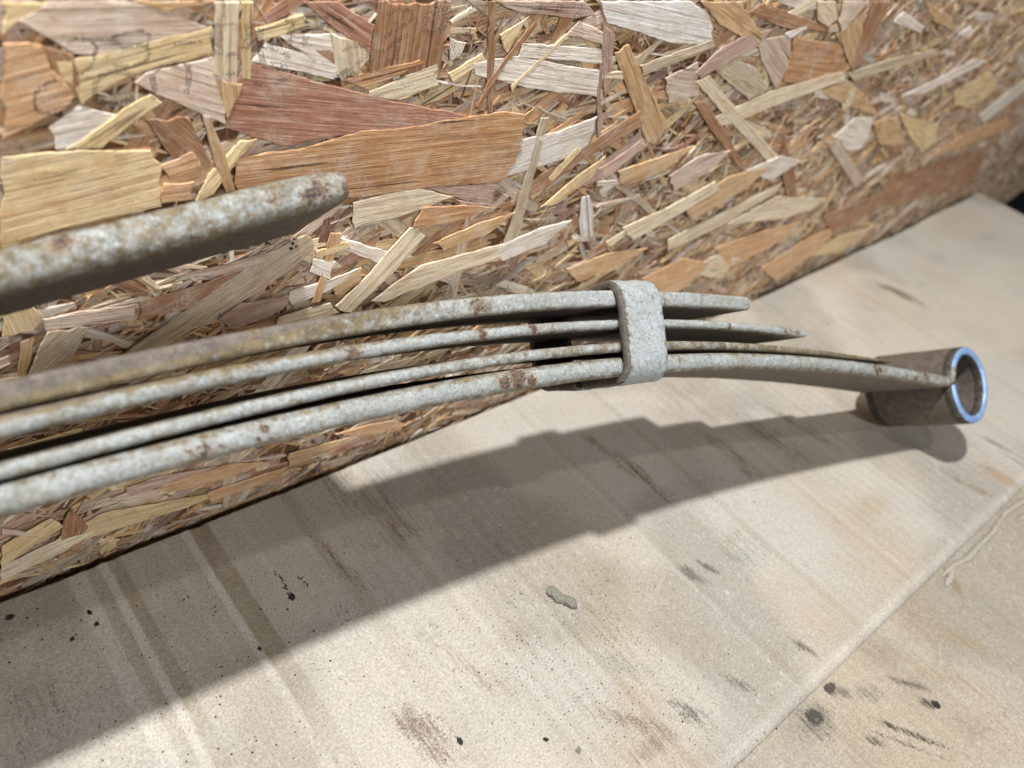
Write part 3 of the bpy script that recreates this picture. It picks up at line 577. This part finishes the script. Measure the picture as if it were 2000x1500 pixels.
def sweep(name, path, ts, rf, parent, W=WID, w0=0.0, dust_shade=None, mats=None, rim_from=None, lump=.00022, seed=0, twist=True):
    P = np.asarray(path, float); n = len(P)
    T = np.gradient(P, axis=0); T /= np.linalg.norm(T, axis=1)[:, None]; N = np.column_stack([-T[:, 1], T[:, 0]])
    rows = []; k = 5
    arc = np.concatenate([[0], np.cumsum(np.linalg.norm(np.diff(P, axis=0), axis=1))])
    for i in range(n):
        sec = section(ts[i], rf * ts[i], W, k); extra = []
        # subdivide the flat faces across so that the lumps have something to move
        m = len(sec)
        for j in range(m):
            a, b = sec[j], sec[(j + 1) % m]; extra.append(a)
            if math.dist(a, b) > W * .5:
                for q in range(1, 12): extra.append((a[0] + (b[0] - a[0]) * q / 12, a[1] + (b[1] - a[1]) * q / 12))
        rows.append(extra)
    m = len(rows[0]); S_ = np.array(rows)                                       # n, m, 2
    ss = arc[:, None]; al = np.arange(m)[None, :]
    lumpy = (fbm(ss * 260 + seed, al * .8 + seed * 3.1, 3) - .5) * 2 * lump
    cen = np.array([W / 2, 0]); d = S_ - cen; d[..., 0] = np.where(np.abs(d[..., 0]) > W / 2 - .006, np.sign(d[..., 0]) * .004, 0); dl = np.linalg.norm(d, axis=2) + 1e-9
    S_ = S_ + d / dl[..., None] * lumpy[..., None]
    V = (P0 + (P[:, 0, None, None] + N[:, 0, None, None] * S_[..., 1:2]) * U_DIR + (P[:, 1, None, None] + N[:, 1, None, None] * S_[..., 1:2]) * V_DIR + (w0 + S_[..., 0:1]) * (across(P[:, 0]) if twist else np.tile(W_DIR, (n, 1)))[:, None, :]).reshape(-1, 3)
    idx = np.arange(n * m).reshape(n, m); f = np.stack([idx[:-1], idx[1:], np.roll(idx, -1, 1)[1:], np.roll(idx, -1, 1)[:-1]], -1).reshape(-1, 4).tolist()
    f.append(tuple(idx[0])); f.append(tuple(idx[-1][::-1]))
    mi = None
    if rim_from is not None:
        near = np.array(rows[n // 2])[:, 0] < .0027; mi = []
        for i in range(n - 1):
            for j in range(m):
                a = near[j] and near[(j + 1) % m]
                ang = i >= rim_from
                mi.append(2 if (a and ang) else (1 if (i > rim_from - 18 and not (a and i < rim_from)) else 0))
        mi += [1, 1]
    o = mesh(name, V, f, mats or [M_STEEL], parent, smooth=True, mat_idx=mi)
    dd = np.repeat(np.array([dust_shade(a) for a in P[:, 0]]) if dust_shade else np.zeros(n), m)
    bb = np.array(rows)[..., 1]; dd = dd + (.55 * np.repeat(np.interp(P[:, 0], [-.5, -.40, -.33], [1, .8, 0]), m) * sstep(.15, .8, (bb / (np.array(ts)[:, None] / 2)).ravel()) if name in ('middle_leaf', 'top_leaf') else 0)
    wn = np.abs(np.array(rows)[..., 0] - W / 2).ravel(); dd = np.maximum(dd, .95 * sstep(W / 2 - .0015, W / 2 - .0045, wn)); dd = np.maximum(dd, .58 * sstep(W / 2 - .0002, W / 2 - .0010, wn) * (wn < W / 2 - .0001))  # flat faces get a brown tone that paints in their shade
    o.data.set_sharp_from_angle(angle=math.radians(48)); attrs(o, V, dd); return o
U_C = -.72                                                # the middle of the whole spring, outside the picture
def smooth_path(pts, u0, u1, n, deg=5):
    a = np.array(pts); us = a[:, 0]; mid = us.mean(); sc = np.ptp(us) / 2
    cf = np.polyfit((us - mid) / sc, a[:, 1], deg); ct = np.polyfit((us - mid) / sc, a[:, 2], 3)
    uu = np.linspace(u0, u1, n); x = (uu - mid) / sc
    return np.column_stack([uu, np.polyval(cf, x)]), np.polyval(ct, x)
def mirrored(P, ts):
    Q = P[::-1].copy(); Q[:, 0] = 2 * U_C - Q[:, 0]; return np.vstack([Q[:-1], P]), np.concatenate([ts[::-1][:-1], ts])
def taper(ts, arc_end, P, tip, keep=.12):
    d = P[-1, 0] - P[:, 0]; return ts * ((keep if arc_end > .02 else .58) + (1 - (keep if arc_end > .02 else .58)) * np.clip(d / arc_end, 0, 1) ** .5) if tip else ts
LV = dict(
 L1=[(-.72, .1590, .0082), (-.60, .1592, .0082), (-.4936, .15615, .0084), (-.47155, .15425, .0084), (-.4469, .1519, .0078), (-.41875, .15015, .0076), (-.3967, .14765, .0075), (-.3618, .1442, .0078), (-.32235, .1377, .0076), (-.26955, .1254, .0070), (-.2407, .11825, .0070), (-.18555, .1017, .0068)],
 L2=[(-.72, .1498, .0072), (-.60, .1494, .0072), (-.49685, .1474, .0072), (-.4745, .1464, .0070), (-.4497, .1444, .0064), (-.4221, .1411, .0056), (-.3999, .13875, .0050), (-.3656, .13375, .0046), (-.32635, .1272, .0045), (-.27265, .11525, .0043), (-.24495, .10765, .0042), (-.1866, .0896, .0042), (-.15055, .0762, .0044)],
 L3=[(-.72, .1425, .0045), (-.60, .1405, .0045), (-.49995, .13645, .0045), (-.4782, .1345, .0046), (-.45355, .1324, .0047), (-.42585, .1300, .0047), (-.4034, .12825, .0047), (-.36905, .1240, .0045), (-.33005, .1175, .0042), (-.27545, .10495, .0042), (-.2485, .0983, .0038), (-.1902, .08115, .0034), (-.12135, .0558, .0024), (-.0764, .0383, .0018)],
 L4=[(-.72, .1355, .0088), (-.60, .1335, .0088), (-.5025, .1286, .0088), (-.4773, .12645, .0088), (-.44855, .12405, .0090), (-.42835, .1225, .0088), (-.40635, .1200, .0088), (-.37255, .1148, .0089), (-.33265, .1080, .0088), (-.27705, .0972, .0084), (-.2489, .0909, .0084), (-.19295, .07465, .0080), (-.1237, .0504, .0072), (-.0758, .0319, .0072), (-.0397, .0170, .0074)],
 H=[(-.72, .1695, .0125), (-.60, .1795, .0125), (-.54, .1855, .0125), (-.4831, .18855, .0122), (-.46, .18955, .0124), (-.43335, .1913, .0126), (-.4157, .1923, .0128), (-.39405, .1936, .0128), (-.3793, .1940, .0126), (-.370, .1942, .0126)])
dust_left = lambda u: float(np.interp(u, [-.52, -.44, -.385, -.34, -.28, -.2], [.84, .82, .62, .32, .16, .12]))
# bottom leaf with its rolled eye
P, ts = smooth_path(LV['L4'] + [(-.0320, .0133, .0070)], U_C, -.0335, 430)
R_EYE = .0247; t_eye = .0054; rc = R_EYE - t_eye / 2
p0 = P[-1]; d0 = unit(P[-1] - P[-3]); a1 = math.radians(150); p3 = rc * np.array([.88 * math.cos(a1), math.sin(a1)]); d3 = unit(np.array([.88 * math.sin(a1), -math.cos(a1)]))
bz = []
for i in range(1, 26):
    t = i / 25; b0, b1, b2, b3 = (1 - t) ** 3, 3 * t * (1 - t) ** 2, 3 * t * t * (1 - t), t ** 3
    bz.append(b0 * p0 + b1 * (p0 + d0 * .0100) + b2 * (p3 - d3 * .0040) + b3 * p3)
bz = np.array(bz); ring = np.array([[.88 * rc * math.cos(a), rc * math.sin(a)] for a in np.radians(np.linspace(150, -196, 130))[1:]])
half = np.vstack([P, bz, ring]); tsh = np.concatenate([ts, ts[-1] + (t_eye - ts[-1]) * np.linspace(0, 1, len(bz)) ** 2, np.full(len(ring), t_eye)])
full, tf = mirrored(half, tsh)
n_half = len(half)
o = sweep('main_leaf', full, tf, .46, spring, dust_shade=lambda u: float(np.interp(u, [-.52, -.42, -.36, -.1, .02], [.30, .22, .10, .34, .6])), mats=[M_STEEL, M_TUBE, M_RIM], rim_from=len(full) - len(ring) + 5, seed=1)
for nm, key, end, tp, rf, du, W in (('thin_leaf', 'L3', -.0764, .05, .46, lambda u: float(np.interp(u, [-.5, -.4, -.25, -.1], [.28, .30, .55, .9])), WID), ('middle_leaf', 'L2', -.1490, .009, .47, lambda u: dust_left(u) * .48, WID), ('top_leaf', 'L1', -.1850, .0, .26, dust_left, WID)):
    P, ts = smooth_path(LV[key], U_C, end, 420); ts = taper(ts, tp, P, tp > 0)
    if tp == 0:
        d = P[-1, 0] - P[:, 0]; ts = ts * np.where(d < .0022, np.sqrt(np.clip(1 - ((.0022 - d) / .0026) ** 2, .05, 1)), 1)
    P, ts = mirrored(P, ts); sweep(nm, P, ts, rf, spring, W=W, dust_shade=du, seed=len(nm))
P, ts = smooth_path(LV['H'], U_C, -.3748, 330); d = P[-1, 0] - P[:, 0]
ts2 = ts * np.interp(d, [0, .0015, .0055, .009, .02], [.74, .82, .93, .98, 1]); P = P + np.column_stack([P[:, 0] * 0, -(ts - ts2) * .05]); P, ts2 = mirrored(P, ts2)
o = sweep('helper_leaf', P, ts2, .40, spring, W=.0520, dust_shade=lambda u: float(np.interp(u, [-.5, -.42, -.37], [.56, .50, .42])), seed=9, lump=.0004, twist=False)
o['label'] = 'thick separate leaf above the stack, chipped grey paint and rust at its cut tip'

# rebound clip: one bent strap round all leaves, with its ends meeting underneath
def clip(uc, sgn, name='rebound_clip'):
    th = .0044; r = .0078; wd_ = .0245
    Tn = np.array([.973, -.229]) * np.array([1, sgn]); Nn = np.array([.229 * sgn, .973])
    lo, hi = .0256, .0668
    if sgn < 0: o0 = Nn @ np.array([2 * U_C, 0])
    org_n = Nn @ np.array([uc, 0]) if sgn > 0 else Nn @ np.array([uc, 0])
    # loop centreline in (w, n)
    w_lo, w_hi = -.0026, WID + .0026
    pts = []
    def arc(cx, cy, a0, a1, k=8):
        for i in range(k + 1):
            a = math.radians(a0 + (a1 - a0) * i / k); pts.append((cx + r * math.cos(a), cy + r * math.sin(a)))
    for i in range(7): pts.append((.0268 - (.0268 - w_lo - r) * i / 7, lo - .0006 * (1 - i / 7)))
    arc(w_lo + r, lo + r, -90, -180); 
    for i in range(1, 6): pts.append((w_lo, lo + r + (hi - lo - 2 * r) * i / 6))
    arc(w_lo + r, hi - r, 180, 90)
    for i in range(1, 10): pts.append((w_lo + r + (w_hi - w_lo - 2 * r) * i / 10, hi - .0022 * float(sstep(0, .35, i / 10)) * float(sstep(1, .75, i / 10))))
    arc(w_hi - r, hi - r, 90, 0)
    for i in range(1, 6): pts.append((w_hi, hi - r - (hi - lo - 2 * r) * i / 6))
    arc(w_hi - r, lo + r, 0, -90)
    for i in range(1, 8): pts.append((w_hi - r - (w_hi - r - .0318) * i / 7, lo - .0010 * i / 7))
    Pp = np.array(pts); Tg = np.gradient(Pp, axis=0); Tg /= np.linalg.norm(Tg, axis=1)[:, None]; Ng = np.column_stack([Tg[:, 1], -Tg[:, 0]])
    # corner of the near face is seen straight: position of the strap along the leaves
    sec = section(th, th * .40, wd_, 4); sec = [(a - wd_ / 2, b) for a, b in sec]; m0 = []
    for j in range(len(sec)):
        a, b = sec[j], sec[(j + 1) % len(sec)]; m0.append(a)
        if math.dist(a, b) > wd_ * .5:
            for q in range(1, 10): m0.append((a[0] + (b[0] - a[0]) * q / 10, a[1] + (b[1] - a[1]) * q / 10))
    m = len(m0); V = []
    ctr = uc * np.array([1, 0])
    for i in range(len(Pp)):
        e = 1.0
        for j, (a, b) in enumerate(m0):
            bb = b + .0005 * (float(vnoise(i * .9 + 40 * sgn, j * .7)) - .5); aa = a * (1 + .03 * (float(vnoise(i * .6, 3.3)) - .5))
            w = Pp[i, 0] + Ng[i, 0] * bb; nn = Pp[i, 1] + Ng[i, 1] * bb
            t_pos = CLIP_T * sgn + aa
            q = (Tn * t_pos + Nn * (nn + (0 if sgn > 0 else Nn @ np.array([2 * U_C, 0])))) if sgn > 0 else None
            if sgn < 0:
                qq = np.array([.973, -.229]) * (CLIP_T + aa) + np.array([.229, .973]) * nn; q = np.array([2 * U_C - qq[0], qq[1]])
            V.append(plane_pt(q[0], q[1], w))
    idx = np.arange(len(Pp) * m).reshape(len(Pp), m)
    f = np.stack([idx[:-1], idx[1:], np.roll(idx, -1, 1)[1:], np.roll(idx, -1, 1)[:-1]], -1).reshape(-1, 4).tolist(); f.append(tuple(idx[0])); f.append(tuple(idx[-1][::-1]))
    o = mesh(name, V, f, M_CLIP, spring, smooth=True)
    Va = np.array(V); e = np.tile(np.array([abs(a) for a, b in m0]) / (wd_ / 2), len(Pp)); side = np.tile(np.array([a for a, b in m0]), len(Pp))
    attrs(o, Va, np.where(side < -wd_ * .43, .90, np.where(side < -wd_ * .36, .5, np.where(side > wd_ * .42, .5, .12)))); return o
CLIP_T = -.0013 + .973 * -.2610 - .229 * .1090
clip(-.2628, 1); clip(2 * U_C + .261, -1)
# centre bolt, outside the picture
def cyl(c, ax, r, h, n=12):
    ax = unit(ax); t = unit(np.cross(ax, [.3, .5, .9])); b = np.cross(ax, t); v = []
    for z_ in (0, h): v += [c + ax * z_ + (t * math.cos(2 * math.pi * i / n) + b * math.sin(2 * math.pi * i / n)) * r for i in range(n)]
    return v, [tuple(range(n))[::-1], tuple(range(n, 2 * n))] + [(i, (i + 1) % n, n + (i + 1) % n, n + i) for i in range(n)]
o = mesh('centre_bolt', *join([cyl(plane_pt(U_C, .122, .03), V_DIR, .005, .056), cyl(plane_pt(U_C, .1225, .03), V_DIR, .010, .0085, 6), cyl(plane_pt(U_C, .1725, .03), V_DIR, .009, .008, 6)]), M_STEEL, spring)
vfloat(o.data, np.zeros(len(o.data.vertices)), 'rust'); vfloat(o.data, np.zeros(len(o.data.vertices)), 'dust_shade')

# ------------------------------------------------------------------ dirt
def card_z(x, y):
    z, _, _ = card_fields(np.array([x]), np.array([y]), 0 if y > .02 else 1); return float(z[0])
p = on_table(1096, 1170); 
dv = unit(on_table(1128, 1186)[:2] - on_table(1066, 1152)[:2])
parts = []
for i, (t, r, q) in enumerate([(-.0058, .0030, .0004), (-.0036, .0031, .0), (-.0010, .0028, -.0008), (.0016, .0026, -.0002), (.0042, .0031, .0002), (.0060, .0027, -.0004)]):
    parts.append(blob((p[0] + dv[0] * t - dv[1] * q, p[1] + dv[1] * t + dv[0] * q, card_z(p[0], p[1]) - .0002), r, 50 + i, .62, 9, .34))
V, Fc = join(parts); o = mesh('mud_lump', V, Fc, M_MUD, smooth=True, origin=(p[0], p[1], 0)); rm = o.modifiers.new('merge', 'REMESH'); rm.mode = 'VOXEL'; rm.voxel_size = .00024; rm.use_smooth_shade = True
tag(o, 'grey elongated lump of dried mud on the lit cardboard below the clip', 'mud lump')
CR = [(897, 1448, .0018, 'round black crumb of dirt on the lit cardboard near the bottom edge'), (570, 1167, .0019, 'black flattened crumb in the shadow on the cardboard, lowest of the smear'), (20, 1207, .0018, 'dark crumb at the left edge of the shaded cardboard'), (175, 1197, .0014, 'small dark flake beside the left crease in the shaded cardboard'),
      (1835, 1368, .0024, 'black oily crumb on the front cardboard sheet among the scratches'), (142, 1248, .0013, 'small black crumb just left of the double crease in the shade'), (508, 1268, .0012, 'small black chip beside the deep crease at the shadow edge'), (189, 1219, .0013, 'thin dark chip between the two left creases'),
      (1066, 1445, .0013, 'small grey chip with a dark end on the cardboard below the mud lump'), (1130, 1466, .0017, 'grey crumb next to a black speck near the bottom edge of the cardboard')]
for i, (px, py, r, lb) in enumerate(CR):
    p = on_table(px, py); an = R.uniform(0, 3); v, f = blob((0, 0, 0), r * .8, 80 + i, .45, 5, .8, (1.15, .8)); c, s = math.cos(an), math.sin(an); z = card_z(p[0], p[1])
    v = [(p[0] + a * c - b * s, p[1] + a * s + b * c, z - .0001 + d) for a, b, d in v]
    tag(mesh('dirt_crumb', v, f, M_MUD if i == 9 else M_GRIT, origin=(p[0], p[1], z)), lb, 'dirt crumb', 'larger crumbs lying on the cardboard')
# loose grit
V = []; Fc = []
def grain(x, y, z, r):
    o = len(V); a0 = R.uniform(0, 3); el = R.uniform(.45, 1)
    for i in range(5):
        a = a0 + i * 1.257; k = r * R.uniform(.6, 1.2); dx, dy = k * math.cos(a), k * math.sin(a) * el; V.append((x + dx * math.cos(a0) - dy * math.sin(a0), y + dx * math.sin(a0) + dy * math.cos(a0), z + r * .15))
    V.append((x, y, z + r * .8)); V.append((x, y, z - r * .3))
    for i in range(5): Fc.extend([(o + i, o + (i + 1) % 5, o + 5), (o + (i + 1) % 5, o + i, o + 6)])
gx = []; 
for _ in range(900): q = on_table(R.gauss(1100, 160), R.gauss(1220, 140)); gx.append((q[0], q[1], R.uniform(.00018, .0005)))
for _ in range(700): gx.append((R.uniform(-.02, .6), R.uniform(-.1, .25), R.uniform(.00010, .00042) * (1.7 if R.random() < .06 else 1)))
for _ in range(190): q = on_table(R.uniform(0, 700), R.uniform(1080, 1500)); gx.append((q[0], q[1], R.uniform(.0002, .00065)))
for pts in ([(535, 1116), (550, 1128), (553, 1140), (560, 1150), (566, 1163)], [(583, 1118), (590, 1135), (603, 1145)], [(1440, 1488), (1480, 1450), (1500, 1430), (1540, 1392)]):
    for (xa, ya), (xb, yb) in zip(pts, pts[1:]):
        for i in range(9): t = R.random(); q = on_table(xa + (xb - xa) * t + R.gauss(0, 2.5), ya + (yb - ya) * t + R.gauss(0, 2.5)); gx.append((q[0], q[1], R.uniform(.0002, .0007)))
gx = [g for g in gx if g[1] < .25]
ga = np.array(gx); z0, _, _ = card_fields(ga[:, 0], ga[:, 1], 0); z1, _, _ = card_fields(ga[:, 0], ga[:, 1], 1)
for (x, y, r), za, zb in zip(gx, z0, z1): grain(x, y, float(za if y > .0215 else zb), r)
tag(mesh('loose_grit', V, Fc, M_GRIT), 'fine dark grit scattered over the cardboard', 'grit', kind='stuff')
# crumbs caught on the spring and the board
parts = []
for px, py, r in ((565, 470, .0011), (562, 480, .0013), (572, 476, .0009), (569, 462, .0006)):
    p = on_wall(px, py); parts.append(blob((p[0], p[1] - .0026, p[2]), r * .8, int(px), .6, 4, .9))
V, Fc = join(parts); tag(mesh('soot_speck', V, Fc, M_GRIT), 'black ragged speck stuck to the chipboard under the upper leaf', 'dirt speck')
print('named strands', n_named)
for o in (board, spring): del o['_o']
